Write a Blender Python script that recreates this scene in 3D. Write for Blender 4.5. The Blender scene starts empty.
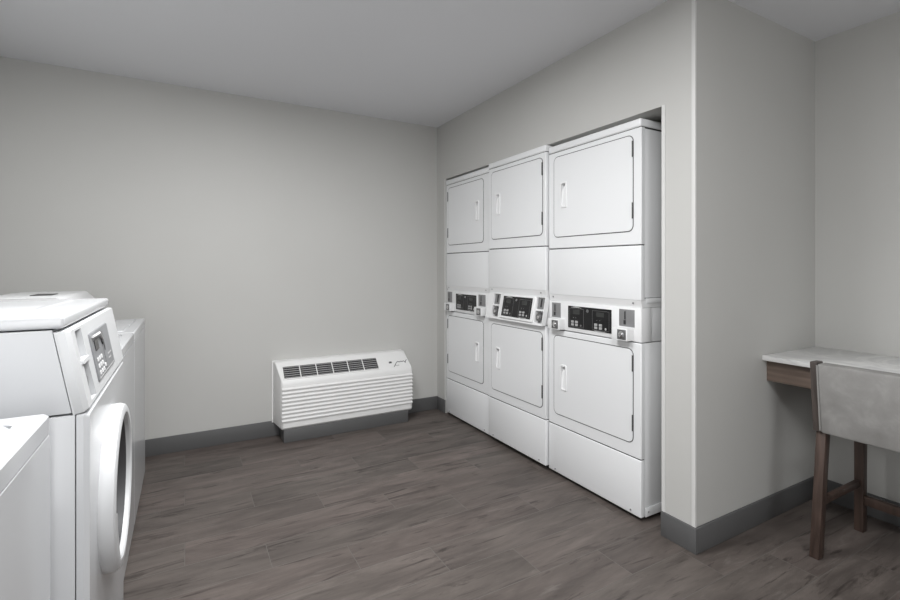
import bpy, bmesh, math, random
from mathutils import Vector, Matrix
random.seed(7)
SC = bpy.context.scene
COL = SC.collection
PI = math.pi

# ------------------------------------------------------------------ materials
def new_mat(name):
    m = bpy.data.materials.new(name); m.use_nodes = True
    nt = m.node_tree; b = nt.nodes['Principled BSDF']
    return m, nt, b

def plain(name, col, rough=0.5, metal=0.0, coat=0.0, spec=0.5, bump=0.0, bscale=200.0, vary=0.0, vscale=3.0):
    m, nt, b = new_mat(name)
    b.inputs['Base Color'].default_value = (*col, 1)
    b.inputs['Roughness'].default_value = rough
    b.inputs['Metallic'].default_value = metal
    b.inputs['Coat Weight'].default_value = coat
    b.inputs['Coat Roughness'].default_value = 0.08
    b.inputs['Specular IOR Level'].default_value = spec
    tc = nt.nodes.new('ShaderNodeTexCoord')
    if bump > 0:
        n = nt.nodes.new('ShaderNodeTexNoise'); n.inputs['Scale'].default_value = bscale
        n.inputs['Detail'].default_value = 3
        bp = nt.nodes.new('ShaderNodeBump'); bp.inputs['Strength'].default_value = bump
        bp.inputs['Distance'].default_value = 0.002
        nt.links.new(tc.outputs['Object'], n.inputs['Vector'])
        nt.links.new(n.outputs['Fac'], bp.inputs['Height'])
        nt.links.new(bp.outputs['Normal'], b.inputs['Normal'])
    if vary > 0:
        n = nt.nodes.new('ShaderNodeTexNoise'); n.inputs['Scale'].default_value = vscale
        n.inputs['Detail'].default_value = 5
        r = nt.nodes.new('ShaderNodeValToRGB')
        lo = tuple(c * (1 - vary) for c in col); hi = tuple(min(1, c * (1 + vary)) for c in col)
        r.color_ramp.elements[0].position = 0.3; r.color_ramp.elements[0].color = (*lo, 1)
        r.color_ramp.elements[1].position = 0.7; r.color_ramp.elements[1].color = (*hi, 1)
        nt.links.new(tc.outputs['Object'], n.inputs['Vector'])
        nt.links.new(n.outputs['Fac'], r.inputs['Fac'])
        nt.links.new(r.outputs['Color'], b.inputs['Base Color'])
    return m

M = {}
M['enamel'] = plain('white_enamel', (0.77, 0.78, 0.79), 0.30, coat=0.15, bump=0.02, bscale=350)
M['enamel_gloss'] = plain('glossy_white_enamel', (0.56, 0.57, 0.585), 0.22, coat=0.15)
M['plastic'] = plain('white_plastic', (0.78, 0.785, 0.79), 0.35)
M['console'] = plain('washer_console_plastic', (0.60, 0.61, 0.62), 0.35)
M['ac_plastic'] = plain('off_white_plastic', (0.76, 0.76, 0.755), 0.45)
M['gap'] = plain('dark_gasket_seam_shade', (0.035, 0.035, 0.037), 0.8)  # washer gasket and kick plate; also the shade painted into dryer seams
M['gasket_gap_shade'] = plain('grey_gasket_gap_shade', (0.10, 0.10, 0.102), 0.7)  # console end caps; also the painted shadow gap round dryer doors
M['black_panel'] = plain('black_panel', (0.008, 0.008, 0.009), 0.22)
M['screen'] = plain('dark_screen', (0.035, 0.037, 0.036), 0.15)
M['button'] = plain('grey_button', (0.36, 0.36, 0.36), 0.5)
M['mark'] = plain('pale_print', (0.42, 0.42, 0.42), 0.5)
M['hinge'] = plain('dark_hinge', (0.07, 0.07, 0.072), 0.45, metal=0.3)
M['bezel'] = plain('dark_grey_bezel', (0.055, 0.055, 0.058), 0.45)
M['badge'] = plain('grey_badge', (0.17, 0.17, 0.17), 0.5)
M['lock_plate'] = plain('grey_lock_plate', (0.17, 0.17, 0.173), 0.4, metal=0.5)
M['line'] = plain('thin_grey_print', (0.14, 0.14, 0.14), 0.5)
M['steel'] = plain('brushed_steel', (0.42, 0.42, 0.43), 0.35, metal=1.0, vary=0.1, vscale=30)
M['plate'] = plain('grey_coin_plate', (0.27, 0.27, 0.275), 0.42, metal=0.4)
M['dark_metal'] = plain('dark_metal', (0.06, 0.06, 0.062), 0.4, metal=0.6)
M['keypad'] = plain('grey_keypad_panel', (0.22, 0.225, 0.235), 0.4, vary=0.08, vscale=20)
M['chrome'] = plain('chrome', (0.75, 0.75, 0.76), 0.15, metal=1.0)
M['drum'] = plain('steel_drum', (0.30, 0.31, 0.32), 0.35, metal=0.8, bump=0.3, bscale=60)
M['grille'] = plain('dark_grille', (0.02, 0.02, 0.021), 0.7)
M['ink'] = plain('grey_ink', (0.09, 0.09, 0.09), 0.6)
M['vinyl'] = plain('grey_vinyl_base', (0.098, 0.098, 0.099), 0.5, bump=0.03, bscale=120)
M['ceiling'] = plain('ceiling_paint', (0.72, 0.728, 0.752), 0.9, bump=0.05, bscale=150)
M['guard'] = plain('corner_guard_vinyl', (0.62, 0.62, 0.61), 0.4)
M['foot'] = plain('dark_rubber', (0.03, 0.03, 0.03), 0.7)

# wall covering: fine woven vinyl
def wall_mat():
    m, nt, b = new_mat('woven_wall_covering')
    tc = nt.nodes.new('ShaderNodeTexCoord')
    n = nt.nodes.new('ShaderNodeTexNoise'); n.inputs['Scale'].default_value = 1.3; n.inputs['Detail'].default_value = 2
    r = nt.nodes.new('ShaderNodeValToRGB')
    r.color_ramp.elements[0].position = 0.3; r.color_ramp.elements[0].color = (0.500, 0.498, 0.482, 1)
    r.color_ramp.elements[1].position = 0.7; r.color_ramp.elements[1].color = (0.520, 0.518, 0.502, 1)
    nt.links.new(tc.outputs['Object'], n.inputs['Vector'])
    nt.links.new(n.outputs['Fac'], r.inputs['Fac'])
    nt.links.new(r.outputs['Color'], b.inputs['Base Color'])
    w = nt.nodes.new('ShaderNodeTexNoise'); w.inputs['Scale'].default_value = 60; w.inputs['Detail'].default_value = 4
    mp = nt.nodes.new('ShaderNodeMapping'); mp.inputs['Scale'].default_value = (6, 6, 0.6)
    nt.links.new(tc.outputs['Object'], mp.inputs['Vector']); nt.links.new(mp.outputs['Vector'], w.inputs['Vector'])
    bp = nt.nodes.new('ShaderNodeBump'); bp.inputs['Strength'].default_value = 0.06; bp.inputs['Distance'].default_value = 0.002
    nt.links.new(w.outputs['Fac'], bp.inputs['Height']); nt.links.new(bp.outputs['Normal'], b.inputs['Normal'])
    b.inputs['Roughness'].default_value = 0.6
    b.inputs['Specular IOR Level'].default_value = 0.3
    return m
M['wall'] = wall_mat()

# floor: wood-look porcelain planks in a one-third running bond
def floor_mat():
    m, nt, b = new_mat('wood_look_plank_tile')
    L = nt.links.new
    def math_(op, a, c=None, d=None):
        n = nt.nodes.new('ShaderNodeMath'); n.operation = op
        for i, v in enumerate((a, c, d)):
            if v is None: continue
            if isinstance(v, (int, float)): n.inputs[i].default_value = v
            else: L(v, n.inputs[i])
        return n.outputs[0]
    PW, PL = 0.1895, 0.949
    tc = nt.nodes.new('ShaderNodeTexCoord'); sep = nt.nodes.new('ShaderNodeSeparateXYZ')
    L(tc.outputs['Object'], sep.inputs[0]); X, Y = sep.outputs[0], sep.outputs[1]
    rowf = math_('DIVIDE', math_('SUBTRACT', Y, 0.929 - PW), PW)
    row = math_('FLOOR', rowf)
    off = math_('SUBTRACT', 0.632, math_('MULTIPLY', row, PL / 3))
    colf = math_('DIVIDE', math_('SUBTRACT', X, off), PL)
    colm = math_('FLOOR', colf)
    fx = math_('MULTIPLY', math_('FRACT', colf), PL)
    fy = math_('MULTIPLY', math_('FRACT', rowf), PW)
    ex = math_('MINIMUM', fx, math_('SUBTRACT', PL, fx))
    ey = math_('MINIMUM', fy, math_('SUBTRACT', PW, fy))
    e = math_('MINIMUM', ex, ey)
    mr = nt.nodes.new('ShaderNodeMapRange'); L(e, mr.inputs['Value'])
    mr.inputs['From Min'].default_value = 0.0009; mr.inputs['From Max'].default_value = 0.0022
    grout = mr.outputs['Result']                                   # 0 in the joint, 1 on the tile
    cmb = nt.nodes.new('ShaderNodeCombineXYZ'); L(row, cmb.inputs[0]); L(colm, cmb.inputs[1])
    wn = nt.nodes.new('ShaderNodeTexWhiteNoise'); wn.noise_dimensions = '2D'; L(cmb.outputs[0], wn.inputs['Vector'])
    sepc = nt.nodes.new('ShaderNodeSeparateColor'); L(wn.outputs['Color'], sepc.inputs[0])
    # grain coordinates
    gx = math_('ADD', math_('MULTIPLY', X, 1.0), math_('MULTIPLY', sepc.outputs[0], 37.0))
    gy = math_('ADD', math_('MULTIPLY', Y, 1.0), math_('MULTIPLY', sepc.outputs[1], 53.0))
    gc = nt.nodes.new('ShaderNodeCombineXYZ'); L(gx, gc.inputs[0]); L(gy, gc.inputs[1])
    def noise(scale, sx, sy, detail, rough=0.55, dist=0.0):
        mp = nt.nodes.new('ShaderNodeMapping'); mp.inputs['Scale'].default_value = (sx, sy, 1)
        L(gc.outputs[0], mp.inputs['Vector'])
        n = nt.nodes.new('ShaderNodeTexNoise'); n.inputs['Scale'].default_value = scale
        n.inputs['Detail'].default_value = detail; n.inputs['Roughness'].default_value = rough
        n.inputs['Distortion'].default_value = dist
        L(mp.outputs['Vector'], n.inputs['Vector']); return n.outputs['Fac']
    big = noise(1.0, 2.0, 9.0, 5, 0.62, 0.8)
    fine = noise(1.0, 7.0, 70.0, 5, 0.6, 0.8)
    streak = noise(1.0, 2.6, 24.0, 7, 0.66, 1.1)
    r1 = nt.nodes.new('ShaderNodeValToRGB'); L(big, r1.inputs['Fac'])
    r1.color_ramp.elements[0].position = 0.28; r1.color_ramp.elements[0].color = (0.070, 0.0585, 0.0535, 1)
    r1.color_ramp.elements[1].position = 0.72; r1.color_ramp.elements[1].color = (0.152, 0.129, 0.118, 1)
    def mix(mode, fac, a, c):
        n = nt.nodes.new('ShaderNodeMix'); n.data_type = 'RGBA'; n.blend_type = mode
        if isinstance(fac, (int, float)): n.inputs[0].default_value = fac
        else: L(fac, n.inputs[0])
        for i, v in ((6, a), (7, c)):
            if isinstance(v, tuple): n.inputs[i].default_value = v
            else: L(v, n.inputs[i])
        return n.outputs[2]
    rs = nt.nodes.new('ShaderNodeMapRange'); L(streak, rs.inputs['Value'])
    rs.inputs['From Min'].default_value = 0.56; rs.inputs['From Max'].default_value = 0.66
    rs.inputs['To Max'].default_value = 0.8
    c = mix('MIX', rs.outputs['Result'], r1.outputs['Color'], (0.036, 0.029, 0.026, 1))
    rl = nt.nodes.new('ShaderNodeMapRange'); L(streak, rl.inputs['Value'])
    rl.inputs['From Min'].default_value = 0.40; rl.inputs['From Max'].default_value = 0.28
    rl.inputs['To Max'].default_value = 0.5
    c = mix('MIX', rl.outputs['Result'], c, (0.190, 0.172, 0.160, 1))
    rf = nt.nodes.new('ShaderNodeMapRange'); L(fine, rf.inputs['Value'])
    rf.inputs['From Min'].default_value = 0.3; rf.inputs['From Max'].default_value = 0.7
    rf.inputs['To Min'].default_value = 0.89; rf.inputs['To Max'].default_value = 1.09
    pv = math_('MULTIPLY_ADD', sepc.outputs[2], 0.18, 0.85)
    tone = math_('MULTIPLY', rf.outputs['Result'], pv)
    tcmb = nt.nodes.new('ShaderNodeCombineColor')
    for i in range(3): L(tone, tcmb.inputs[i])
    c = mix('MULTIPLY', 1.0, c, tcmb.outputs[0])
    # some planks lean green-grey, others red-brown
    hue = nt.nodes.new('ShaderNodeValToRGB'); L(sepc.outputs[1], hue.inputs['Fac'])
    hue.color_ramp.elements[0].color = (0.985, 1.0, 0.985, 1); hue.color_ramp.elements[1].color = (1.02, 0.985, 0.975, 1)
    c = mix('MULTIPLY', 1.0, c, hue.outputs['Color'])
    c = mix('MIX', grout, (0.118, 0.106, 0.098, 1), c)
    L(c, b.inputs['Base Color'])
    rr = nt.nodes.new('ShaderNodeMapRange'); L(fine, rr.inputs['Value'])
    rr.inputs['To Min'].default_value = 0.42; rr.inputs['To Max'].default_value = 0.58
    L(rr.outputs['Result'], b.inputs['Roughness'])
    hb = math_('ADD', math_('MULTIPLY', grout, 1.0), math_('MULTIPLY', fine, 0.25))
    bp = nt.nodes.new('ShaderNodeBump'); bp.inputs['Strength'].default_value = 0.35; bp.inputs['Distance'].default_value = 0.0015
    L(hb, bp.inputs['Height']); L(bp.outputs['Normal'], b.inputs['Normal'])
    b.inputs['Specular IOR Level'].default_value = 0.4
    return m
M['floor'] = floor_mat()

def wood_mat(name, dark, light, axis=2):
    m, nt, b = new_mat(name); L = nt.links.new
    tc = nt.nodes.new('ShaderNodeTexCoord'); mp = nt.nodes.new('ShaderNodeMapping')
    s = [22, 22, 22]; s[axis] = 1.6; mp.inputs['Scale'].default_value = s
    n = nt.nodes.new('ShaderNodeTexNoise'); n.inputs['Scale'].default_value = 1.6; n.inputs['Detail'].default_value = 6
    n.inputs['Distortion'].default_value = 0.7
    r = nt.nodes.new('ShaderNodeValToRGB')
    r.color_ramp.elements[0].position = 0.3; r.color_ramp.elements[0].color = (*dark, 1)
    r.color_ramp.elements[1].position = 0.72; r.color_ramp.elements[1].color = (*light, 1)
    L(tc.outputs['Object'], mp.inputs['Vector']); L(mp.outputs['Vector'], n.inputs['Vector'])
    L(n.outputs['Fac'], r.inputs['Fac']); L(r.outputs['Color'], b.inputs['Base Color'])
    b.inputs['Roughness'].default_value = 0.42
    return m
M['wood_leg'] = wood_mat('walnut_stain_legs', (0.036, 0.023, 0.018), (0.085, 0.056, 0.045), 2)
M['wood_apron'] = wood_mat('walnut_laminate', (0.125, 0.092, 0.074), (0.235, 0.178, 0.146), 1)
M['wood_stile'] = wood_mat('dark_stile_wood', (0.052, 0.042, 0.038), (0.088, 0.072, 0.065), 2)

def mottled(name, stops, scale, rough, detail=8, distortion=1.0, bump=0.0, bscale=300):
    m, nt, b = new_mat(name); L = nt.links.new
    tc = nt.nodes.new('ShaderNodeTexCoord')
    n = nt.nodes.new('ShaderNodeTexNoise'); n.inputs['Scale'].default_value = scale; n.inputs['Detail'].default_value = detail
    n.inputs['Distortion'].default_value = distortion; n.inputs['Roughness'].default_value = 0.6
    r = nt.nodes.new('ShaderNodeValToRGB')
    while len(r.color_ramp.elements) < len(stops): r.color_ramp.elements.new(0.5)
    for el, (p, c) in zip(r.color_ramp.elements, stops): el.position = p; el.color = (*c, 1)
    L(tc.outputs['Object'], n.inputs['Vector']); L(n.outputs['Fac'], r.inputs['Fac']); L(r.outputs['Color'], b.inputs['Base Color'])
    b.inputs['Roughness'].default_value = rough
    if bump:
        n2 = nt.nodes.new('ShaderNodeTexNoise'); n2.inputs['Scale'].default_value = bscale; n2.inputs['Detail'].default_value = 2
        bp = nt.nodes.new('ShaderNodeBump'); bp.inputs['Strength'].default_value = bump; bp.inputs['Distance'].default_value = 0.001
        L(tc.outputs['Object'], n2.inputs['Vector']); L(n2.outputs['Fac'], bp.inputs['Height']); L(bp.outputs['Normal'], b.inputs['Normal'])
    return m
M['leather'] = mottled('mottled_grey_upholstery', [(0.30, (0.225, 0.220, 0.212)), (0.5, (0.265, 0.260, 0.252)), (0.72, (0.345, 0.338, 0.330))], 9.0, 0.6, distortion=0.35, bump=0.15)
M['stone'] = mottled('grey_veined_stone', [(0.3, (0.58, 0.58, 0.58)), (0.46, (0.68, 0.68, 0.675)), (0.52, (0.80, 0.80, 0.79)), (0.58, (0.66, 0.66, 0.66)), (0.75, (0.58, 0.58, 0.585))], 3.0, 0.3, distortion=1.2)

def glass_mat():
    m, nt, b = new_mat('door_glass')
    b.inputs['Base Color'].default_value = (0.55, 0.57, 0.59, 1)
    b.inputs['Transmission Weight'].default_value = 0.85
    b.inputs['Roughness'].default_value = 0.03
    b.inputs['IOR'].default_value = 1.45
    return m
M['glass'] = glass_mat()

# ------------------------------------------------------------------ mesh helpers
def merge(bm, t):
    me = bpy.data.meshes.new('tmp'); t.to_mesh(me); t.free(); bm.from_mesh(me); bpy.data.meshes.remove(me)

def box(bm, lo, hi, bev=0.0, seg=2):
    t = bmesh.new(); bmesh.ops.create_cube(t, size=1.0)
    c = [(a + b) / 2 for a, b in zip(lo, hi)]; d = [abs(b - a) for a, b in zip(lo, hi)]
    for v in t.verts: v.co = Vector([c[i] + v.co[i] * d[i] for i in range(3)])
    if bev > 0: bmesh.ops.bevel(t, geom=t.edges[:], offset=bev, segments=seg, profile=0.5, affect='EDGES')
    merge(bm, t)

def prism(bm, pts, fn, a, b, bev=0.0, seg=2):
    """polygon pts (p,q) swept along a third coordinate from a to b; fn(p,q,r) -> xyz"""
    t = bmesh.new()
    v0 = [t.verts.new(fn(p, q, a)) for p, q in pts]; v1 = [t.verts.new(fn(p, q, b)) for p, q in pts]
    n = len(pts)
    t.faces.new(v0); t.faces.new(v1[::-1])
    for i in range(n): t.faces.new((v0[i], v1[i], v1[(i + 1) % n], v0[(i + 1) % n]))
    bmesh.ops.recalc_face_normals(t, faces=t.faces[:])
    if bev > 0: bmesh.ops.bevel(t, geom=t.edges[:], offset=bev, segments=seg, profile=0.5, affect='EDGES')
    merge(bm, t)

def rrect(x0, y0, x1, y1, r, n=5):
    if r <= 0: return [(x0, y0), (x1, y0), (x1, y1), (x0, y1)]
    out = []
    for cx, cy, a0 in ((x1 - r, y0 + r, -90), (x1 - r, y1 - r, 0), (x0 + r, y1 - r, 90), (x0 + r, y0 + r, 180)):
        for k in range(n + 1):
            a = math.radians(a0 + 90 * k / n); out.append((cx + r * math.cos(a), cy + r * math.sin(a)))
    return out

def circle(cx, cy, r, n=40): return [(cx + r * math.cos(2 * PI * k / n), cy + r * math.sin(2 * PI * k / n)) for k in range(n)]

def plate(bm, outer, holes, fn, d0, d1, cham=0.0, outer_small=None):
    """flat plate with holes: front at depth d0, back at d1; fn(p,q,d) -> xyz; optional chamfer of the outer edge"""
    t = bmesh.new()
    def loop(pts, d): return [t.verts.new(fn(p, q, d)) for p, q in pts]
    def edges(vs): return [t.edges.new((vs[i], vs[(i + 1) % len(vs)])) for i in range(len(vs))]
    of = outer_small if outer_small else outer
    F = loop(of, d0); B = loop(outer, d1)
    hf = [loop(h, d0) for h in holes]; hb = [loop(h, d1) for h in holes]
    ef = edges(F); [ef.extend(edges(h)) for h in hf]
    eb = edges(B); [eb.extend(edges(h)) for h in hb]
    bmesh.ops.triangle_fill(t, use_beauty=True, use_dissolve=False, edges=ef)
    bmesh.ops.triangle_fill(t, use_beauty=True, use_dissolve=False, edges=eb)
    def wall(a, b):
        n = len(a)
        for i in range(n): t.faces.new((a[i], a[(i + 1) % n], b[(i + 1) % n], b[i]))
    if outer_small:
        Mid = loop(outer, d0 + (d1 - d0) * cham); wall(F, Mid); wall(Mid, B)
    else: wall(F, B)
    for a, b in zip(hf, hb): wall(a, b)
    bmesh.ops.recalc_face_normals(t, faces=t.faces[:])
    merge(bm, t)

def lathe(bm, prof, fn, n=56, close=True):
    """revolve prof [(r, h)] ; fn(a, b, h) -> xyz with a,b in the disc plane"""
    t = bmesh.new(); rings = []
    for r, h in prof:
        rings.append([t.verts.new(fn(r * math.cos(2 * PI * k / n), r * math.sin(2 * PI * k / n), h)) for k in range(n)] if r > 1e-6 else [t.verts.new(fn(0, 0, h))])
    pairs = list(zip(rings, rings[1:])) + ([(rings[-1], rings[0])] if close else [])
    for a, b in pairs:
        for k in range(n):
            k2 = (k + 1) % n
            if len(a) == 1 and len(b) == 1: continue
            if len(a) == 1: t.faces.new((a[0], b[k], b[k2]))
            elif len(b) == 1: t.faces.new((a[k], b[0], a[k2]))
            else: t.faces.new((a[k], b[k], b[k2], a[k2]))
    bmesh.ops.recalc_face_normals(t, faces=t.faces[:])
    merge(bm, t)

def tube(bm, pts, r, n=8):
    t = bmesh.new(); pts = [Vector(p) for p in pts]; rings = []
    for i, p in enumerate(pts):
        d = (pts[min(i + 1, len(pts) - 1)] - pts[max(i - 1, 0)]).normalized()
        up = Vector((0, 0, 1)) if abs(d.z) < 0.9 else Vector((1, 0, 0))
        a = d.cross(up).normalized(); b = d.cross(a)
        rings.append([t.verts.new(p + r * (a * math.cos(2 * PI * k / n) + b * math.sin(2 * PI * k / n))) for k in range(n)])
    for a, b in zip(rings, rings[1:]):
        for k in range(n): t.faces.new((a[k], a[(k + 1) % n], b[(k + 1) % n], b[k]))
    t.faces.new(rings[0]); t.faces.new(rings[-1][::-1])
    bmesh.ops.recalc_face_normals(t, faces=t.faces[:]); merge(bm, t)

def hexa(bm, lo4, hi4, bev=0.0):
    """leg-like solid from four bottom and four top corners"""
    t = bmesh.new(); a = [t.verts.new(p) for p in lo4]; b = [t.verts.new(p) for p in hi4]
    t.faces.new(a[::-1]); t.faces.new(b)
    for i in range(4): t.faces.new((a[i], a[(i + 1) % 4], b[(i + 1) % 4], b[i]))
    bmesh.ops.recalc_face_normals(t, faces=t.faces[:])
    if bev: bmesh.ops.bevel(t, geom=t.edges[:], offset=bev, segments=2, profile=0.5, affect='EDGES')
    merge(bm, t)

def obj(name, bm, mat, parent=None, label=None):
    me = bpy.data.meshes.new(name); bm.to_mesh(me); bm.free()
    me.materials.append(M[mat])
    for p in me.polygons: p.use_smooth = True
    try: me.set_sharp_from_angle(angle=math.radians(32))
    except Exception: pass
    o = bpy.data.objects.new(name, me); COL.objects.link(o)
    if parent: o.parent = parent
    if label: o['label'] = label
    return o

def thing(name, label, cat, loc=(0, 0, 0), rz=0.0, group=None):
    o = bpy.data.objects.new(name, None); COL.objects.link(o); o.empty_display_size = 0.1
    o.location = loc; o.rotation_euler = (0, 0, rz); o['label'] = label; o['category'] = cat
    if group: o['group'] = group
    return o

def part(name, mat, parent, fill, label=None):
    bm = bmesh.new(); fill(bm); return obj(name, bm, mat, parent, label)

def struct(name, mat, fill):
    o = part(name, mat, None, fill); o['kind'] = 'structure'; return o

FRONT = lambda p, q, d: (p, d, q)          # face plane: x = p, z = q, depth d behind the front

# ------------------------------------------------------------------ the room
XL, XR, XD = -1.02, 1.935, 2.99            # left wall, dryer wall, desk wall
YB, YS, YF = 3.68, 1.271, -2.6             # back wall, side wall of the desk bay, wall behind
ZC = 2.47
OY0, OY1, OZ, OX = 1.432, 3.53, 1.992, 2.80  # dryer recess
T = 0.1
struct('floor', 'floor', lambda b: box(b, (XL - T, YF - T, -0.1), (XD + T, YB + T, 0)))
struct('ceiling', 'ceiling', lambda b: box(b, (XL - T, YF - T, ZC), (XD + T, YB + T, ZC + 0.1)))
struct('wall_left', 'wall', lambda b: box(b, (XL - T, YF, 0), (XL, YB, ZC)))
struct('wall_back', 'wall', lambda b: box(b, (XL - T, YB, 0), (XD + T, YB + T, ZC)))
struct('wall_front', 'wall', lambda b: box(b, (XL - T, YF - T, 0), (XD + T, YF, ZC)))
struct('wall_desk', 'wall', lambda b: box(b, (XD, YF, 0), (XD + T, YB, ZC)))
def dryer_wall(b):
    box(b, (XR, YS, 0), (XD, OY0, ZC))                 # pier, full depth of the bay
    box(b, (XR, OY1, 0), (OX + 0.1, YB, ZC))           # short return at the far corner
    box(b, (XR, OY0, OZ), (OX + 0.1, OY1, ZC))         # header over the dryers
    box(b, (OX, OY0, 0), (OX + 0.1, OY1, OZ))          # back of the recess
struct('wall_right', 'wall', dryer_wall)

BH, BT = 0.112, 0.012
def base(name, lo, hi): struct(name, 'vinyl', lambda b: box(b, lo, hi, 0.003))
base('baseboard_back', (XL, YB - BT, 0), (XR, YB, BH))
base('baseboard_left', (XL, YF, 0), (XL + BT, YB - BT, BH))
def bb_right(b):
    box(b, (XR - BT, YS - BT, 0), (XR, OY0 + 0.002, BH), 0.003)
    box(b, (XR - BT, OY1 - 0.002, 0), (XR, YB - BT, BH), 0.003)
struct('baseboard_right', 'vinyl', bb_right)
base('baseboard_side', (XR, YS - BT, 0), (XD, YS, BH))
base('baseboard_desk', (XD - BT, YF, 0), (XD, YS - BT, BH))
base('baseboard_front', (XL + BT, YF, 0), (XD - BT, YF + BT, BH))
# slim vinyl corner guards on the pier and the recess edges
GW, GT = 0.015, 0.003
def guard1(b):
    box(b, (XR - GT, YS - GT, BH), (XR, YS + GW, ZC)); box(b, (XR, YS - GT, BH), (XR + GW * 0.4, YS, ZC))
struct('trim_1', 'guard', guard1)
def guard2(b):
    box(b, (XR - GT, OY0 - GW, BH), (XR, OY0 + GT, OZ + 0.002)); box(b, (XR, OY0, BH), (XR + GW, OY0 + GT, OZ))
struct('trim_2', 'guard', guard2)
def guard3(b):
    box(b, (XR - GT, OY1 - GT, BH), (XR, OY1 + GW, OZ + 0.002)); box(b, (XR, OY1 - GT, BH), (XR + GW, OY1, OZ))
struct('trim_3', 'guard', guard3)

# ------------------------------------------------------------------ stacked dryers
def inset(x0, y0, x1, y1, r, c): return rrect(x0 + c, y0 + c, x1 - c, y1 - c, max(r - c, 0.001))

def make_door(root, x0, z0, x1, z1, side, hz):
    """flush door with a recessed pull near its opening edge and two hinges opposite; side +1: pull at the left"""
    R_ = 0.028
    hx = x0 + 0.082 if side > 0 else x1 - 0.082
    hole = rrect(hx - 0.018, hz - 0.068, hx + 0.018, hz + 0.068, 0.005, 2)
    d = part('door', 'enamel', root, lambda b: plate(b, rrect(x0, z0, x1, z1, R_), [hole], FRONT, -0.0036, -0.0012, 0.3, inset(x0, z0, x1, z1, R_, 0.0008)))
    part('gasket_gap_shade', 'gasket_gap_shade', d, lambda b: plate(b, inset(x0, z0, x1, z1, R_, -0.0045), [hole], FRONT, -0.0014, 0.0005))  # rim wider than the door paints the shadow gap around it
    def pull(b):
        # bevelled rim round a pocket whose back slopes outwards towards the bottom
        plate(b, rrect(hx - 0.026, hz - 0.076, hx + 0.026, hz + 0.076, 0.007, 3), [rrect(hx - 0.0165, hz - 0.0665, hx + 0.0165, hz + 0.0665, 0.004, 2)], FRONT, -0.0080, 0.0215, 0.12, rrect(hx - 0.0235, hz - 0.0735, hx + 0.0235, hz + 0.0735, 0.005, 3))
        prism(b, [(0.0213, hz + 0.067), (0.0213, hz - 0.067), (-0.002, hz - 0.067), (0.004, hz + 0.028), (0.018, hz + 0.060)], lambda p, q, r: (r, p, q), hx - 0.0167, hx + 0.0167)
    part('handle', 'plastic', d, pull)
    xh = x1 if side > 0 else x0
    for zz in (z1 - 0.068, z0 + 0.10):
        part('hinge', 'hinge', d, lambda b: box(b, (xh - (0.001 if side > 0 else 0.0042), -0.0085, zz - 0.040), (xh + (0.0042 if side > 0 else 0.001), 0.001, zz + 0.040), 0.001))
    return d

def buttons(panel, x0, z0, w, h, d, fn):
    def half(cx0, cx1, flip):
        t = 0.0016
        def frame(b):
            for lo, hi in (((cx0, 0.06), (cx0 + t / w, 0.90)), ((cx1 - t / w, 0.06), (cx1, 0.90)), ((cx0, 0.06), (cx1, 0.06 + t / h)), ((cx0, 0.90 - t / h), (cx1, 0.90))):
                prism(b, [(x0 + lo[0] * w, z0 + lo[1] * h), (x0 + hi[0] * w, z0 + lo[1] * h), (x0 + hi[0] * w, z0 + hi[1] * h), (x0 + lo[0] * w, z0 + hi[1] * h)], fn, d - 0.0006, d + 0.001)
        part('outline', 'line', panel, frame)
        W = cx1 - cx0
        def scr(b): prism(b, rrect(x0 + (cx0 + W * 0.24) * w, z0 + 0.64 * h, x0 + (cx0 + W * 0.72) * w, z0 + 0.84 * h, 0.002, 2), fn, d - 0.001, d + 0.001)
        part('display', 'screen', panel, scr)
        for k, fx in enumerate((0.22, 0.50)):
            for j, fz in enumerate((0.16, 0.29)):
                px, pz = x0 + (cx0 + W * fx) * w, z0 + fz * h
                part('button', 'button', panel, lambda b: prism(b, rrect(px - 0.0105, pz - 0.0065, px + 0.0105, pz + 0.0065, 0.003, 2), fn, d - 0.002, d + 0.001))
        px, pz = x0 + (cx0 + W * 0.80) * w, z0 + 0.15 * h
        part('button', 'mark' if flip else 'line', panel, lambda b: prism(b, circle(px, pz, 0.006, 14), fn, d - 0.0015, d + 0.001))
        for fx in (0.28, 0.45):
            px2, pz2 = x0 + (cx0 + W * fx) * w, z0 + 0.48 * h
            part('indicator', 'line', panel, lambda b: prism(b, circle(px2, pz2, 0.0025, 10), fn, d - 0.0008, d + 0.001))
        def arc(b):
            # thin pale sweep: above the left field, below the right one
            n = 10; zb = 0.93 if not flip else 0.035; s = 0.035 if not flip else -0.035
            top = []; bot = []
            for k in range(n + 1):
                f = k / n; x = x0 + (cx0 + W * (0.10 + 0.75 * f)) * w
                z = z0 + (zb + s * math.sin(PI * f)) * h; th = 0.0028 * math.sin(PI * f) + 0.0002
                top.append((x, z + th)); bot.append((x, z - th))
            prism(b, bot + top[::-1], fn, d - 0.0007, d + 0.001)
        part('emblem', 'mark', panel, arc)
    half(0.04, 0.385, False); half(0.585, 0.955, True)
    cx, cz = x0 + 0.475 * w, z0 + 0.84 * h
    def lock(b):
        lathe(b, [(0, d - 0.003), (0.0075, d - 0.003), (0.0085, d - 0.001), (0.0085, d + 0.001), (0, d + 0.001)], lambda a, c, hh: fn(cx + a, cz + c, hh), 20, False)
    part('lock', 'steel', panel, lock)

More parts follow.
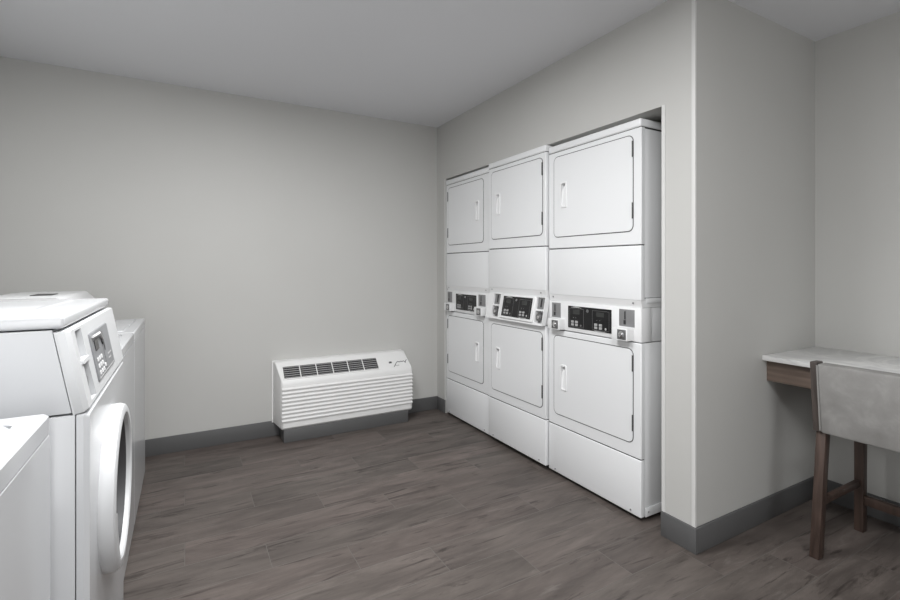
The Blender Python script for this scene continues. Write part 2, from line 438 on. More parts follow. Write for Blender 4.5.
def make_dryer(loc, W, side, dz, style, label, depth=0.74, zl0=0.022, margins=(0.050, 0.048)):
    root = thing('stacked_dryer', label, 'dryer', loc, -PI / 2, 'stacked tumble dryers in the wall recess')
    zt = 1.969 + min(dz, 0.019)
    g = 0.0025
    # lower and upper cabinets, the coin section between them, the lid
    zl1 = 0.872 + dz * 0.6
    zm1 = 1.043 + dz
    zu0 = 1.079 + dz
    zlid = 1.929 + dz
    e = 0.005
    sl, su = 0.303 + dz * 0.5, 1.352 + dz          # seams under the doors
    ff = 0.028                                      # depth of the folded front
    part('lower_cabinet', 'enamel', root, lambda b: box(b, (0.004, ff + g, zl0), (W - 0.004, depth, zl1 - g), 0.002))
    ml, mr = margins
    hxp = ml + 0.082 if side > 0 else W - mr - 0.082
    def frame(b, za, zz_, hz):
        plate(b, rrect(0, za, W, zz_, 0.003, 2), [rrect(hxp - 0.0262, hz - 0.0762, hxp + 0.0262, hz + 0.0762, 0.007, 3)], FRONT, 0.0, ff, 0.15, rrect(0.0035, za + 0.003, W - 0.0035, zz_ - 0.003, 0.003, 2))
    part('lower_frame', 'enamel', root, lambda b: frame(b, sl + g, zl1 - g, 0.597 + dz * 0.5))
    part('lower_panel', 'enamel', root, lambda b: box(b, (0, -0.0015, zl0), (W, ff, sl - g), e, 3))
    part('seam_shade_strip', 'gap', root, lambda b: box(b, (0.006, 0.005, sl - g - 0.004), (W - 0.006, ff, sl + g + 0.004)))  # dark strip standing in for the shade inside the seam
    def vents(b):
        box(b, (W - 0.002, 0.03, zl0), (W + 0.003, depth, zl0 + 0.045), 0.001)
    part('base_rail', 'enamel', root, vents)
    for x in (W - 0.06, 0.06):
        part('screw', 'steel', root, lambda b: lathe(b, [(0, -0.0065), (0.004, -0.0055), (0.005, 0.001), (0, 0.001)], lambda a, c, h: (x + a, h, zl0 + 0.018 + c), 12, False))
    for y in (0.050, 0.30):
        part('screw', 'steel', root, lambda b: lathe(b, [(0, W + 0.006), (0.004, W + 0.005), (0.005, W + 0.001), (0, W + 0.001)], lambda a, c, h: (h, y + a, zl0 + 0.022 + c), 12, False))
    for x in (0.04, W - 0.04):
        for y in (0.06, depth - 0.06):
            part('foot', 'foot', root, lambda b: lathe(b, [(0, 0), (0.016, 0), (0.016, 0.01), (0.008, 0.012), (0.008, zl0 + 0.035), (0, zl0 + 0.035)], lambda a, c, h: (x + a, y + c, h), 16, False))
    part('upper_cabinet', 'enamel', root, lambda b: box(b, (0.004, ff + g, zu0 + 0.014), (W - 0.004, depth, zlid - g), 0.002))
    part('upper_frame', 'enamel', root, lambda b: frame(b, su + g, zlid - g, 1.665 + dz))
    part('upper_panel', 'enamel', root, lambda b: box(b, (0, -0.001, zu0), (W, ff, su - g), e, 3))
    part('seam_shade_strip', 'gap', root, lambda b: box(b, (0.006, 0.005, su - g - 0.004), (W - 0.006, ff, su + g + 0.004)))
    part('seam_shade_strip', 'gap', root, lambda b: box(b, (0.003, 0.004, zlid - g - 0.004), (W - 0.003, depth - 0.01, zlid + 0.004)))  # same painted shade in the seam below the lid
    part('side_bracket', 'enamel', root, lambda b: box(b, (0.001, ff + 0.012, zu0 - 0.012), (W + 0.001, depth, zu0 + 0.011), 0.001))
    # sloping lip with its screws under the upper panel
    part('lip', 'plastic', root, lambda b: prism(b, [(0.001, zu0 + 0.001), (0.012, zm1 + 0.001), (depth, zm1 + 0.001), (depth, zu0 + 0.001)], lambda p, q, r: (r, p, q), 0.002, W - 0.002))
    for x in (0.035, W - 0.05):
        part('screw', 'steel', root, lambda b: lathe(b, [(0, 0.001), (0.0045, 0.002), (0.0055, 0.014), (0, 0.014)], lambda a, c, h: (x + a, h, zu0 - 0.013 + c), 12, False))
    part('lid', 'enamel', root, lambda b: box(b, (-0.001, -0.004, zlid), (W + 0.001, depth, zt), 0.008, 3))
    # doors
    make_door(root, ml, 1.423 + dz, W - mr, 1.895 + dz, side, 1.665 + dz)
    make_door(root, ml, 0.374 + dz * 0.3, W - mr, 0.836 + dz * 0.2, side, 0.597 + dz * 0.5)
    # coin section
    zb = zl1 + g
    if style == 'box':
        fn = FRONT; y0 = 0.0
        hs = part('control_housing', 'plastic', root, lambda b: box(b, (0.001, 0.004, zb), (W - 0.001, 0.081, zm1), 0.004))
        part('control_cover', 'enamel', root, lambda b: box(b, (0.003, 0.083, zb), (W - 0.003, depth, zm1), 0.002))
        px0, px1, pz0, pz1 = W * 0.245, W * 0.722, zb + 0.022, zm1 - 0.022
        pn = part('control_panel', 'black_panel', root, lambda b: prism(b, rrect(px0, pz0, px1, pz1, 0.003, 2), fn, 0.002, 0.006))
        buttons(pn, px0, pz0, px1 - px0, pz1 - pz0, 0.002, fn)
        for k, (cx, w, bx) in enumerate(((W * (0.095 if side > 0 else 0.085), 0.074, W * 0.128), (W * (0.868 if side > 0 else 0.845), 0.094, W * 0.855))):
            cp = part('coin_plate', 'plate', root, lambda b: box(b, (cx - w / 2, 0.001, zm1 - 0.098), (cx + w / 2, 0.008, zm1 - 0.012), 0.0015))
            part('coin_slot', 'dark_metal', cp, lambda b: (box(b, (cx - 0.012, -0.0015, zm1 - 0.062), (cx - 0.006, 0.004, zm1 - 0.022)), box(b, (cx - 0.016, -0.003, zm1 - 0.088), (cx - 0.005, 0.004, zm1 - 0.066), 0.001)))
            w2 = 0.098
            x0, x1 = bx - w2 / 2, bx + w2 / 2
            cb = part('coin_box', 'plastic', root, lambda b: box(b, (x0, -0.042, zb + 0.004), (x1, 0.01, zm1 - 0.103), 0.003))
            lk = part('lock', 'lock_plate', cb, lambda b: box(b, (x1 - 0.060, -0.0445, zb + 0.010), (x1 - 0.008, -0.040, zm1 - 0.110), 0.001))
            lx, lz = x1 - 0.034, (zb + zm1 - 0.10) / 2
            part('lock_cylinder', 'chrome', lk, lambda b: lathe(b, [(0, -0.050), (0.006, -0.050), (0.008, -0.048), (0.017, -0.0465), (0.018, -0.043), (0, -0.043)], lambda a, c, h: (lx + a, h, lz + c), 24, False))
    else:
        # face leaning out towards the bottom, coin pockets at both ends
        lean = 0.034; hgt = zm1 - zb
        fn = lambda p, q, d: (p, d - lean * (1 - (q - zb) / hgt), q)
        up = lambda xc, w: rrect(xc - w / 2, zm1 - 0.078, xc + w / 2, zm1 - 0.006, 0.002, 2)
        lo = lambda xc, w: rrect(xc - w / 2, zb + 0.014, xc + w / 2, zm1 - 0.088, 0.004, 2)
        xs = ((W * 0.180, 0.078), (W * 0.932, 0.072))
        outer = rrect(0.001, zb, W - 0.001, zm1, 0.0)
        holes = [up(*s) for s in xs] + [lo(*s) for s in xs]
        part('control_housing', 'plastic', root, lambda b: (plate(b, outer, holes, fn, 0.002, 0.034), box(b, (0.001, 0.028, zb), (W - 0.001, depth, zm1), 0.002)))
        px0, px1, pz0, pz1 = W * 0.330, W * 0.826, zb + 0.030, zm1 - 0.014
        bz = part('bezel', 'plastic', root, lambda b: plate(b, rrect(px0 - 0.020, pz0 - 0.018, px1 + 0.022, pz1 + 0.010, 0.008, 3), [], fn, -0.008, 0.003, 0.5, rrect(px0 - 0.015, pz0 - 0.013, px1 + 0.017, pz1 + 0.006, 0.006, 3)))
        pn = part('control_panel', 'black_panel', root, lambda b: prism(b, rrect(px0, pz0, px1, pz1, 0.003, 2), fn, -0.0095, -0.004))
        buttons(pn, px0, pz0, px1 - px0, pz1 - pz0, -0.0095, fn)
        for cx, w in xs:
            cp = part('coin_plate', 'plate', root, lambda b: prism(b, [(cx - w / 2 + 0.002, zm1 - 0.077), (cx + w / 2 - 0.002, zm1 - 0.077), (cx + w / 2 - 0.002, zm1 - 0.007), (cx - w / 2 + 0.002, zm1 - 0.007)], fn, 0.012, 0.029))
            part('coin_slot', 'dark_metal', cp, lambda b: prism(b, [(cx - 0.006, zm1 - 0.066), (cx + 0.004, zm1 - 0.066), (cx + 0.004, zm1 - 0.016), (cx - 0.006, zm1 - 0.016)], fn, 0.009, 0.014))
            lz = (zb + 0.014 + zm1 - 0.088) / 2
            lk = part('lock', 'lock_plate', root, lambda b: prism(b, circle(cx, lz, 0.026, 28), fn, 0.004, 0.032))
            part('lock_cylinder', 'chrome', lk, lambda b: prism(b, circle(cx, lz, 0.011, 20), fn, -0.003, 0.006))
    return root

make_dryer((1.931, 2.214, 0), 0.667, 1, 0.0, 'box', 'white stacked coin dryer nearest the pier, its full side showing in the recess')
make_dryer((1.912, 2.838, 0), 0.618, 1, 0.019, 'inset', 'middle white stacked coin dryer with tilted control panel and round recessed locks', zl0=0.034, margins=(0.038, 0.030))
make_dryer((1.931, 3.506, 0), 0.646, -1, 0.006, 'box', 'white stacked coin dryer in the far corner with handles on the right', margins=(0.036, 0.076))

# ------------------------------------------------------------------ front-load washer
def make_front_loader(loc):
    W, D = 0.670, 0.74
    root = thing('front_load_washer', 'tall white front load washer with grey keypad and round porthole door', 'washing machine', loc, PI / 2)
    zc, zt, zl = 0.928, 1.112, 1.140
    g = 0.0022; w = 0.012
    SIDE = lambda p, q, r: (r, p, q)
    cz, cx, Rg = 0.637, 0.335, 0.218
    def cab(b):
        box(b, (0, 0.022 + g, 0.02), (w, D, zc - g), 0.0015); box(b, (W - w, 0.022 + g, 0.02), (W, D, zc - g), 0.0015)
        box(b, (w, D - w, 0.02), (W - w, D, zc - g)); box(b, (w, 0.03, 0.02), (W - w, D - w, 0.04)); box(b, (w, 0.03, zc - 0.02), (W - w, D - w, zc - g))
    part('cabinet', 'enamel_gloss', root, cab)
    part('front_panel', 'enamel_gloss', root, lambda b: plate(b, rrect(0, 0.03, W, zc - g, 0.006, 3), [circle(cx, cz, 0.19, 48)], FRONT, 0.0, 0.022, 0.45, rrect(0.010, 0.040, W - 0.010, zc - g - 0.004, 0.006, 3)))
    part('kick_plate', 'gap', root, lambda b: box(b, (0.01, 0.03, 0), (W - 0.01, D - 0.02, 0.022)))
    # upper cabinet behind the leaning console
    y1 = 0.040
    part('upper_cabinet', 'enamel_gloss', root, lambda b: prism(b, [(0.028 + g, zc + g), (D, zc + g), (D, zt - g), (0.061 + g, zt - g)], SIDE, 0, W, 0.0012, 1))
    S = math.hypot(zt - zc - 2 * g, 0.033)
    ux, uz = 0.033 / S, (zt - zc - 2 * g) / S
    def cfn(p, q, d):                       # q along the slope from the bottom, d into the machine
        return (p, 0.000 + ux * q + uz * d, zc + g + uz * q - ux * d)
    lower = [(0.052, 0.012), (0.118, 0.012), (0.105, 0.098), (0.052, 0.098)]
    upper = [(0.040, 0.108), (0.110, 0.108), (0.110, 0.174), (0.040, 0.174)]
    outer = rrect(0.0, 0.0, W, S, 0.004, 2)
    con = part('console', 'console', root, lambda b: (plate(b, outer, [lower, upper], cfn, 0.0, 0.024, 0.4, rrect(0.007, 0.005, W - 0.007, S - 0.003, 0.004, 2)),
                                                      prism(b, [(0.0, 0.0), (W, 0.0), (W, S), (0.0, S)], cfn, 0.0238, 0.028)))
    part('lock_cylinder', 'steel', con, lambda b: prism(b, circle(0.078, 0.055, 0.018, 24), cfn, 0.006, 0.025))
    part('coin_shelf', 'console', con, lambda b: prism(b, rrect(0.036, 0.098, 0.120, 0.107, 0.002, 2), cfn, -0.004, 0.022))
    kx0, kx1, kz0, kz1 = 0.170, 0.458, 0.028, 0.150
    kp = part('keypad_panel', 'keypad', root, lambda b: plate(b, rrect(kx0, kz0, kx1, kz1, 0.004, 2), [], cfn, -0.003, 0.001, 0.5, rrect(kx0 + 0.002, kz0 + 0.002, kx1 - 0.002, kz1 - 0.002, 0.003, 2)))
    part('display', 'black_panel', kp, lambda b: prism(b, [(kx0 + 0.036, kz0 + 0.074), (kx0 + 0.086, kz0 + 0.074), (kx0 + 0.086, kz0 + 0.100), (kx0 + 0.036, kz0 + 0.100)], cfn, -0.0045, -0.002))
    for i in range(3):
        for j in range(3):
            bx, bz = kx0 + 0.040 + i * 0.028, kz0 + 0.017 + j * 0.017
            part('key', 'plastic', kp, lambda b: prism(b, rrect(bx - 0.0085, bz - 0.005, bx + 0.0085, bz + 0.005, 0.002, 2), cfn, -0.0042, -0.002))
    part('key', 'plastic', kp, lambda b: prism(b, rrect(kx0 + 0.118, kz0 + 0.018, kx0 + 0.130, kz0 + 0.027, 0.002, 2), cfn, -0.0055, -0.002))
    def hood(b):
        pts = []
        for k in range(13):
            f = k / 12
            pts.append(cfn(kx0 + 0.02 + 0.135 * f, kz1 - 0.010 - 0.022 * max(0, f - 0.6) / 0.4, -0.004 - 0.006 * math.sin(PI * min(1, f * 0.9 + 0.1))))
        tube(b, pts, 0.0032, 10)
    part('reader_hood', 'plastic', kp, hood)
    part('reader_lens', 'dark_metal', kp, lambda b: prism(b, circle(kx0 + 0.150, kz1 - 0.036, 0.011, 20), cfn, -0.006, -0.002))
    part('reader_slot', 'dark_metal', kp, lambda b: prism(b, rrect(kx0 + 0.164, kz0 + 0.056, kx0 + 0.176, kz0 + 0.108, 0.003, 2), cfn, -0.004, -0.002))
    part('divider', 'line', kp, lambda b: prism(b, [(kx0 + 0.146, kz0 + 0.01), (kx0 + 0.149, kz0 + 0.01), (kx0 + 0.149, kz0 + 0.085), (kx0 + 0.146, kz0 + 0.085)], cfn, -0.0036, -0.002))
    for r_ in range(2):
        part('print_line', 'mark', kp, lambda b: prism(b, [(kx0 + 0.200, kz0 + 0.038 - r_ * 0.012), (kx0 + 0.262 - r_ * 0.02, kz0 + 0.038 - r_ * 0.012), (kx0 + 0.262 - r_ * 0.02, kz0 + 0.042 - r_ * 0.012), (kx0 + 0.200, kz0 + 0.042 - r_ * 0.012)], cfn, -0.0036, -0.002))
    part('trim_line', 'mark', kp, lambda b: prism(b, [(kx0 + 0.012, kz0 + 0.005), (kx1 - 0.012, kz0 + 0.005), (kx1 - 0.012, kz0 + 0.0075), (kx0 + 0.012, kz0 + 0.0075)], cfn, -0.0036, -0.002))
    # lid with a shallow raised field
    part('lid', 'enamel_gloss', root, lambda b: (box(b, (0, 0.042, zt + g * 0.3), (W, D, zl), 0.008, 4), plate(b, rrect(0.06, 0.12, W - 0.06, D - 0.05, 0.02), [], lambda p, q, d: (p, q, zl - d), -0.003, 0.004, 0.5, rrect(0.066, 0.126, W - 0.066, D - 0.056, 0.016))))
    # porthole door
    DF = lambda a, c, h: (cx + a, h, cz + c)
    prof = [(Rg, 0.0), (Rg + 0.001, -0.018), (Rg - 0.004, -0.030), (Rg - 0.012, -0.034), (0.192, -0.034), (0.187, -0.030), (0.186, -0.020), (0.192, -0.016), (0.20, 0.0)]
    door = part('porthole_door', 'console', root, lambda b: lathe(b, prof, DF, 72))
    part('glass', 'glass', door, lambda b: lathe(b, [(0, 0.075), (0.06, 0.070), (0.12, 0.050), (0.155, 0.018), (0.176, 0.008), (0.176, 0.012), (0.157, 0.024), (0.12, 0.056), (0.06, 0.076), (0, 0.081)], DF, 56, False))
    part('inner_bezel', 'bezel', door, lambda b: lathe(b, [(0.1865, -0.021), (0.172, 0.016), (0.186, 0.020), (0.1945, -0.013)], DF, 72))
    part('gasket_gap_shade', 'gap', door, lambda b: lathe(b, [(0.172, 0.017), (0.188, 0.017), (0.188, 0.06), (0.165, 0.06)], DF, 56))
    def pull(b):                            # thickened grip on the lower left of the ring
        t = []
        n = 12
        for k in range(n + 1):
            a = math.radians(181 + 62 * k / n); f = min(1.0, 2.5 * (1 - k / n)) if k else 1.0
            t.append((a, 0.189, 0.188 - 0.028 * f))
        pin = [(r0 * math.cos(a), r0 * math.sin(a)) for a, r0, r1 in t]; pout = [(r1 * math.cos(a), r1 * math.sin(a)) for a, r0, r1 in t][::-1]
        prism(b, pin + pout[1:-1], lambda p, q, r: (cx + p, r, cz + q), -0.033, 0.004, 0.0)
    part('door_handle', 'console', door, pull)
    part('drum', 'drum', root, lambda b: lathe(b, [(0.187, 0.060), (0.24, 0.062), (0.245, 0.09), (0.245, 0.45), (0.0, 0.46), (0.0, 0.455), (0.238, 0.445), (0.238, 0.095), (0.187, 0.066)], DF, 48, False))
    return root
make_front_loader((-0.182, 1.280, 0))

# ------------------------------------------------------------------ top-load washers
def make_top_loader(loc, label, W=0.687, H=0.938):
    root = thing('washing_machine', label, 'washing machine', loc, PI / 2, 'low white washing machines along the left wall')
    D = 0.70
    band = 0.038
    g = 0.0022
    part('cabinet', 'enamel_gloss', root, lambda b: (box(b, (0, 0.020 + g, 0.03), (W, D, H - band), 0.004), box(b, (0.01, 0.02, 0.0), (W - 0.01, D - 0.02, 0.03))))
    part('front_panel', 'enamel_gloss', root, lambda b: plate(b, rrect(0.0, 0.03, W, H - band - g, 0.008, 3), [], FRONT, 0.0, 0.020, 0.25, rrect(0.0015, 0.0315, W - 0.0015, H - band - g - 0.0015, 0.007, 3)))
    lx0, lx1, ly0, ly1 = 0.055, W - 0.055, 0.040, 0.168
    tp = part('top', 'enamel_gloss', root, lambda b: plate(b, rrect(0, 0, W, D, 0.012, 3), [rrect(lx0, ly0, lx1, ly1, 0.02)], lambda p, q, d: (p, q, H - d), 0.0, band, 0.12, rrect(0.005, 0.005, W - 0.005, D - 0.005, 0.010, 3)))
    lid = part('lid', 'enamel_gloss', root, lambda b: plate(b, rrect(lx0 + 0.003, ly0 + 0.003, lx1 - 0.003, ly1 - 0.003, 0.018), [], lambda p, q, d: (p, q, H - d), -0.003, 0.03, 0.2, rrect(lx0 + 0.010, ly0 + 0.010, lx1 - 0.010, ly1 - 0.010, 0.014)))
    part('finger_grip', 'enamel_gloss', lid, lambda b: box(b, (W / 2 - 0.014, ly0 + 0.003, H - 0.004), (W / 2 + 0.014, ly0 + 0.014, H + 0.0035), 0.001))
    for x in (lx0 + 0.04, lx1 - 0.04):
        part('lid_hinge', 'steel', lid, lambda b: box(b, (x - 0.018, ly1 - 0.016, H + 0.002), (x + 0.018, ly1 + 0.002, H + 0.008), 0.002))
    SIDE = lambda p, q, r: (r, p, q)
    con = [(0.180, H + 0.0005), (0.230, H + 0.118), (0.273, H + 0.166), (0.282, H + 0.172), (0.56, H + 0.172), (0.60, H + 0.14), (0.66, H + 0.0005)]
    cs = part('console', 'enamel', root, lambda b: prism(b, con, SIDE, 0.012, W - 0.012, 0.003))
    part('end_cap', 'gasket_gap_shade', cs, lambda b: prism(b, [(0.248, H + 0.135), (0.275, H + 0.1645), (0.283, H + 0.169), (0.325, H + 0.169)], SIDE, W - 0.0125, W - 0.0085))
    part('coin_slide', 'dark_metal', cs, lambda b: box(b, (0.20, 0.34, H + 0.170), (0.34, 0.42, H + 0.175), 0.002))
    def sl(p, q, d): return (p, 0.180 + 0.050 * (q / 0.118) + d, H + q)
    pn = part('control_panel', 'keypad', cs, lambda b: prism(b, rrect(0.38, 0.025, 0.60, 0.105, 0.004, 2), sl, -0.002, 0.002))
    for k in range(4):
        part('button', 'plastic', pn, lambda b: prism(b, circle(0.41 + k * 0.05, 0.062, 0.012, 18), sl, -0.006, 0.0))
    return root
make_top_loader((-0.207, 1.963, 0), 'low white washing machine just beyond the tall front loader')
make_top_loader((-0.207, 2.654, 0), 'low white washing machine last in the row, nearest the back wall')
make_top_loader((-0.232, 0.514, 0), 'low white washing machine in front of the tall front loader, cut off by the frame', H=0.956)

# ------------------------------------------------------------------ wall air conditioner
def make_ac():
    X0, X1, YW = 0.560, 1.632, YB
    root = thing('wall_air_conditioner', 'white louvred air conditioner with dark top grille low on the back wall', 'air conditioner', (X0, YW, 0))
    W = X1 - X0
    zb, zt = 0.098, 0.552
    yf = -0.205                                   # front, in local y (wall at 0)
    tap = 0.030                                   # sides draw in towards the front
    zs, ys = 0.425, -0.070                        # slope from (yf, zs) up to (ys, zt)
    def cover(b):
        t = bmesh.new()
        prof = [(0.0, zb), (-0.02, zb), (yf + 0.012, zb - 0.004), (yf, zb + 0.008), (yf, zs - 0.02), (yf + 0.004, zs), (yf + 0.014, zs + 0.016), (ys - 0.012, zt - 0.006), (ys, zt), (0.0, zt)]
        def inx(y, z):
            f = min(1.0, -y / -yf)
            extra = 0.0
            if z > zs: extra = 0.012 * (z - zs) / (zt - zs)
            if z > 0.5 : extra += 0.018 * min(1, (z - 0.5) / 0.05)
            return 0.004 + tap * (f ** 3)
        L_ = [t.verts.new((inx(y, z), y, z)) for y, z in prof]; R_ = [t.verts.new((W - inx(y, z) - 0.044 * max(0, (z - 0.45) / (zt - 0.45)) ** 1.5, y, z)) for y, z in prof]
        n = len(prof); t.faces.new(L_); t.faces.new(R_[::-1])
        for i in range(n): t.faces.new((L_[i], R_[i], R_[(i + 1) % n], L_[(i + 1) % n]))
        bmesh.ops.recalc_face_normals(t, faces=t.faces[:])
        es = [e for e in t.edges if (len(e.link_faces) == 2 and e.calc_face_angle(0) > 1.2)]
        bmesh.ops.bevel(t, geom=es, offset=0.012, segments=3, profile=0.5, affect='EDGES', clamp_overlap=True)
        merge(b, t)
    hs = part('housing', 'ac_plastic', root, cover)
    part('wall_sleeve', 'ac_plastic', root, lambda b: prism(b, [(-0.004, zb + 0.004), (W + 0.003, zb + 0.004), (W + 0.003, 0.45), (W - 0.02, 0.50), (W - 0.046, zt + 0.001), (-0.004, zt + 0.001)], lambda p, q, r: (p, r, q), -0.016, -0.001, 0.001, 1))
    # louvred return panel: rounded slats one under the other
    def louv(b):
        n = 9; z1 = 0.392; z0 = 0.142; p = (z1 - z0) / n
        x0, x1 = tap + 0.004, W - tap - 0.004
        for k in range(n):
            za = z1 - p * k; zz = za - p
            pts = [(yf + 0.004, za - 0.003), (yf - 0.004, za - 0.005), (yf - 0.011, za - p * 0.45), (yf - 0.010, zz + 0.010), (yf - 0.002, zz + 0.006), (yf + 0.004, zz + 0.008)]
            prism(b, pts, lambda p_, q, r: (r, p_, q), x0, x1, 0.0)
    part('louvred_panel', 'ac_plastic', root, louv)
    # outlet grille on the sloping top: dark opening, six bays of fine slats
    a = Vector((0, yf + 0.014, zs + 0.016)); c = Vector((0, ys - 0.012, zt - 0.006)); S = (c - a).length
    dirv = (c - a) / S; nrm = Vector((0, -dirv.z, dirv.y))
    def sf(p, q, d):                               # q along slope, d outwards
        v = a + dirv * q + nrm * d; return (p, v.y, v.z)
    gx0, gx1, gq0, gq1 = 0.052, 0.765, S * 0.06, S * 0.76
    gr = part('outlet_grille', 'grille', root, lambda b: prism(b, [(gx0, gq0), (gx1, gq0), (gx1, gq1), (gx0, gq1)], sf, -0.002, 0.0012))
    nb = 6; bw = (gx1 - gx0) / nb
    part('frame', 'ac_plastic', gr, lambda b: plate(b, rrect(gx0 - 0.006, gq0 - 0.006, gx1 + 0.006, gq1 + 0.006, 0.003, 2), [rrect(gx0 + 0.002, gq0 + 0.002, gx1 - 0.002, gq1 - 0.002, 0.002, 2)], sf, 0.0045, -0.001))
    for k in range(1, nb):
        part('mullion', 'ac_plastic', gr, lambda b: prism(b, [(gx0 + bw * k - 0.003, gq0), (gx0 + bw * k + 0.003, gq0), (gx0 + bw * k + 0.003, gq1), (gx0 + bw * k - 0.003, gq1)], sf, 0.0, 0.0045))
    def slats(b):
        n = 6
        for j in range(n):
            q = gq0 + (gq1 - gq0) * (j + 0.5) / n
            prism(b, [(gx0, q - 0.0022), (gx1, q - 0.0022), (gx1, q + 0.0022), (gx0, q + 0.0022)], sf, 0.0, 0.0032)
    part('slats', 'button', gr, slats)
    # small indicator and the grey script badge
    part('indicator', 'ink', root, lambda b: prism(b, rrect(0.860, S * 0.32, 0.884, S * 0.43, 0.004, 3), sf, -0.001, 0.0015))
    def script(b):
        pts = [(0.892, 0.10), (0.900, 0.14), (0.914, 0.27), (0.926, 0.36), (0.938, 0.38), (0.950, 0.35), (0.962, 0.39), (0.974, 0.36), (0.986, 0.39), (0.994, 0.34), (0.998, 0.27), (1.002, 0.36), (1.014, 0.45)]
        tube(b, [sf(x, S * q, 0.001) for x, q in pts], 0.0032, 6)
        tube(b, [sf(0.908 + 0.008 * k, S * (0.15 + 0.01 * math.sin(k * 2.2)), 0.0008) for k in range(5)], 0.0016, 5)
    part('script_badge', 'badge', root, script)
    part('sub_base', 'vinyl', root, lambda b: box(b, (0.048, -0.203, 0.0), (W - 0.066, -BT - 0.001, zb - 0.003), 0.004), 'dark grey vinyl covered plinth')
    return root
make_ac()

# ------------------------------------------------------------------ desk counter in the bay
def make_desk():
    y1, y0 = YS, -0.75
    root = thing('desk_counter', 'grey stone topped desk counter with walnut apron fixed in the bay corner', 'desk', (XD, y1, 0))
    part('countertop', 'stone', root, lambda b: box(b, (-0.528, y0 - y1, 0.788), (-0.001, -0.001, 0.812), 0.003))
    part('apron', 'wood_apron', root, lambda b: (box(b, (-0.486, y0 - y1 + 0.02, 0.684), (-0.466, -0.001, 0.7875), 0.0015), box(b, (-0.465, y0 - y1 + 0.02, 0.684), (-0.001, y0 - y1 + 0.04, 0.787))), 'walnut front and end boards')
    part('cleat', 'wood_apron', root, lambda b: box(b, (-0.030, y0 - y1 + 0.05, 0.72), (-0.001, -0.002, 0.787)))
    part('support_panel', 'wood_apron', root, lambda b: box(b, (-0.46, y0 - y1 + 0.045, 0.0), (-BT - 0.001, y0 - y1 + 0.075, 0.787), 0.002))
make_desk()

# ------------------------------------------------------------------ counter stool
def make_stool():
    ox, oy = 2.36, 1.018                             # rear leg foot at the wall side
    Wd = 0.52
    root = thing('counter_stool', 'grey upholstered low back stool with walnut legs pulled up to the desk', 'stool', (ox, oy - Wd / 2, 0))
    h = Wd / 2
    s = 0.036
    for sg in (1, -1):
        yo, yi = sg * h, sg * (h - s)
        def rear(b):
            hexa(b, [(-0.020, yo, 0), (0.024, yo, 0), (0.024, yi, 0), (-0.020, yi, 0)], [(0.044, yo, 0.54), (0.088, yo, 0.54), (0.088, yi, 0.54), (0.044, yi, 0.54)], 0.003)
        part('leg', 'wood_leg', root, rear)
        def front(b):
            hexa(b, [(0.405, yo, 0), (0.445, yo, 0), (0.445, yi, 0), (0.405, yi, 0)], [(0.405, yo, 0.545), (0.452, yo, 0.545), (0.452, yi, 0.545), (0.405, yi, 0.545)], 0.003)
        part('leg', 'wood_leg', root, front)
        part('side_stretcher', 'wood_leg', root, lambda b: hexa(b, [(0.035, yi + sg * 0.010, 0.212), (0.41, yi + sg * 0.010, 0.212), (0.41, yi + sg * 0.030, 0.212), (0.035, yi + sg * 0.030, 0.212)],
                                                                [(0.040, yi + sg * 0.010, 0.242), (0.41, yi + sg * 0.010, 0.242), (0.41, yi + sg * 0.030, 0.242), (0.040, yi + sg * 0.030, 0.242)], 0.002))
        def stile(b):
            y_a, y_b = sg * (h + 0.006), sg * (h - 0.022)
            hexa(b, [(0.028, y_a, 0.532), (0.092, y_a, 0.532), (0.092, y_b, 0.532), (0.028, y_b, 0.532)], [(-0.002, y_a, 0.836), (0.055, y_a, 0.836), (0.055, y_b, 0.836), (-0.002, y_b, 0.836)], 0.004)
        part('stile', 'wood_stile', root, stile)
    part('footrest', 'wood_leg', root, lambda b: box(b, (0.410, -h + s, 0.130), (0.438, h - s, 0.172), 0.003))
    part('seat_rail', 'wood_leg', root, lambda b: box(b, (0.41, -h + s, 0.50), (0.44, h - s, 0.545), 0.002))
    hb = h - 0.024
    def back(b):
        t = bmesh.new(); n = 14; m = 8
        hexa(b, [(0.014, -hb, 0.532), (0.086, -hb, 0.532), (0.086, hb, 0.532), (0.014, hb, 0.532)], [(-0.018, -hb, 0.834), (0.048, -hb, 0.834), (0.048, hb, 0.834), (-0.018, hb, 0.834)], 0.014)
        t.free()
    bk = part('backrest', 'leather', root, back)
    for yy in (hb - 0.004, -hb + 0.004):
        part('piping', 'leather', bk, lambda b: tube(b, [(0.0125, yy, 0.544), (-0.0165, yy, 0.826)], 0.0035, 8))
    def seat(b): box(b, (0.088, -h + 0.01, 0.556), (0.475, h - 0.01, 0.625), 0.022, 4)
    part('seat_cushion', 'leather', root, seat)
make_stool()

# ------------------------------------------------------------------ camera
F = 472.6
cam = bpy.data.cameras.new('camera'); co = bpy.data.objects.new('camera', cam); COL.objects.link(co)
cam.sensor_fit = 'HORIZONTAL'; cam.sensor_width = 36.0; cam.lens = F / 900 * 36.0
cam.shift_y = -33.0 / 900
cam.clip_start = 0.02
co.location = (0, 0, 1.244); co.rotation_euler = (PI / 2, 0, -math.atan(265 / F))
SC.camera = co

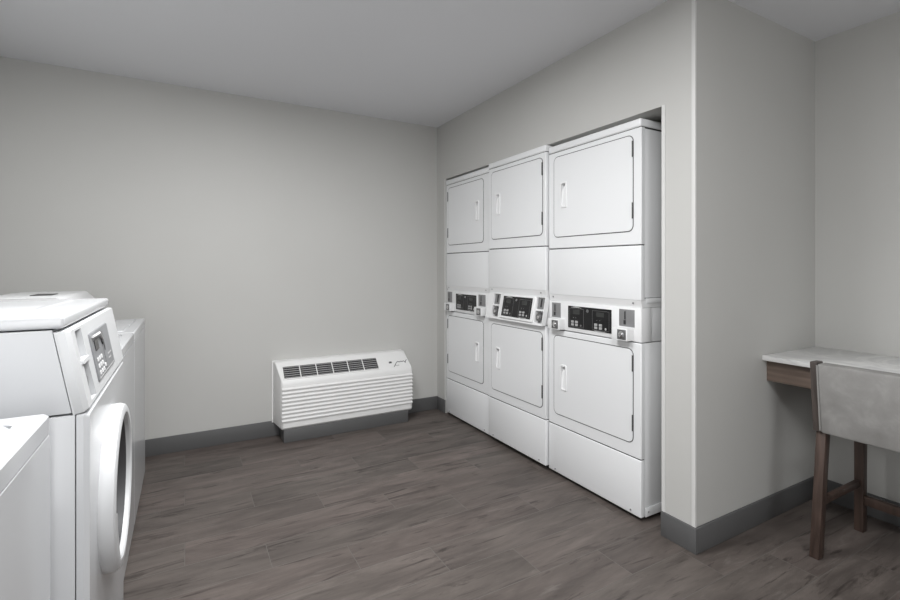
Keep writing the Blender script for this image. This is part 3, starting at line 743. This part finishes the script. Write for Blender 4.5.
# ------------------------------------------------------------------ light
def area(name, loc, size, power, col=(1, 0.985, 0.96), rot=(0, 0, 0), sy=None):
    l = bpy.data.lights.new(name, 'AREA'); l.energy = power; l.color = col
    l.shape = 'RECTANGLE'; l.size = size; l.size_y = sy or size
    o = bpy.data.objects.new(name, l); COL.objects.link(o); o.location = loc; o.rotation_euler = rot
    return o
area('ceiling_light', (0.25, 1.80, ZC - 0.02), 0.6, 25, sy=0.5, col=(1, 1, 1))
area('ceiling_light', (0.45, 0.35, ZC - 0.02), 0.8, 22, sy=0.5, col=(1, 1, 1))
area('ceiling_light', (0.3, -1.5, ZC - 0.02), 0.8, 10, sy=0.5, col=(1, 1, 1))
area('rear_fill_light', (-0.2, YF + 0.03, 1.0), 1.4, 21, rot=(PI / 2, 0, 0), sy=1.8, col=(0.985, 0.992, 1.0))  # added soft fill from behind the camera, no known window there
# surrounds of the lamps and of the added fill light behind the camera
def ring_frame(name, x0, x1, y0, y1):
    struct(name, 'guard', lambda b: plate(b, rrect(x0 - 0.03, y0 - 0.03, x1 + 0.03, y1 + 0.03, 0.004, 2), [rrect(x0, y0, x1, y1, 0.002, 2)], lambda p_, q, d: (p_, q, ZC - d), 0.0, 0.024))
ring_frame('trim_4', -0.06, 0.56, 1.54, 2.06)
ring_frame('trim_5', 0.04, 0.86, 0.09, 0.61)
ring_frame('trim_6', -0.11, 0.71, -1.76, -1.24)
struct('fill_frame_1', 'guard', lambda b: plate(b, rrect(-1.0, 0.02, 0.60, 1.98, 0.005, 2), [rrect(-0.93, 0.09, 0.53, 1.91, 0.003, 2)], lambda p_, q, d: (p_, YF + d, q), 0.04, 0.0))  # invented frame around the added fill light
w = bpy.data.worlds.new('world'); SC.world = w; w.use_nodes = True
w.node_tree.nodes['Background'].inputs[0].default_value = (0.6, 0.62, 0.65, 1); w.node_tree.nodes['Background'].inputs[1].default_value = 0.3
SC.view_settings.view_transform = 'Standard'; SC.view_settings.look = 'None'
SC.view_settings.gamma = 1.0; SC.view_settings.use_curve_mapping = False
SC.view_settings.exposure = 0.82
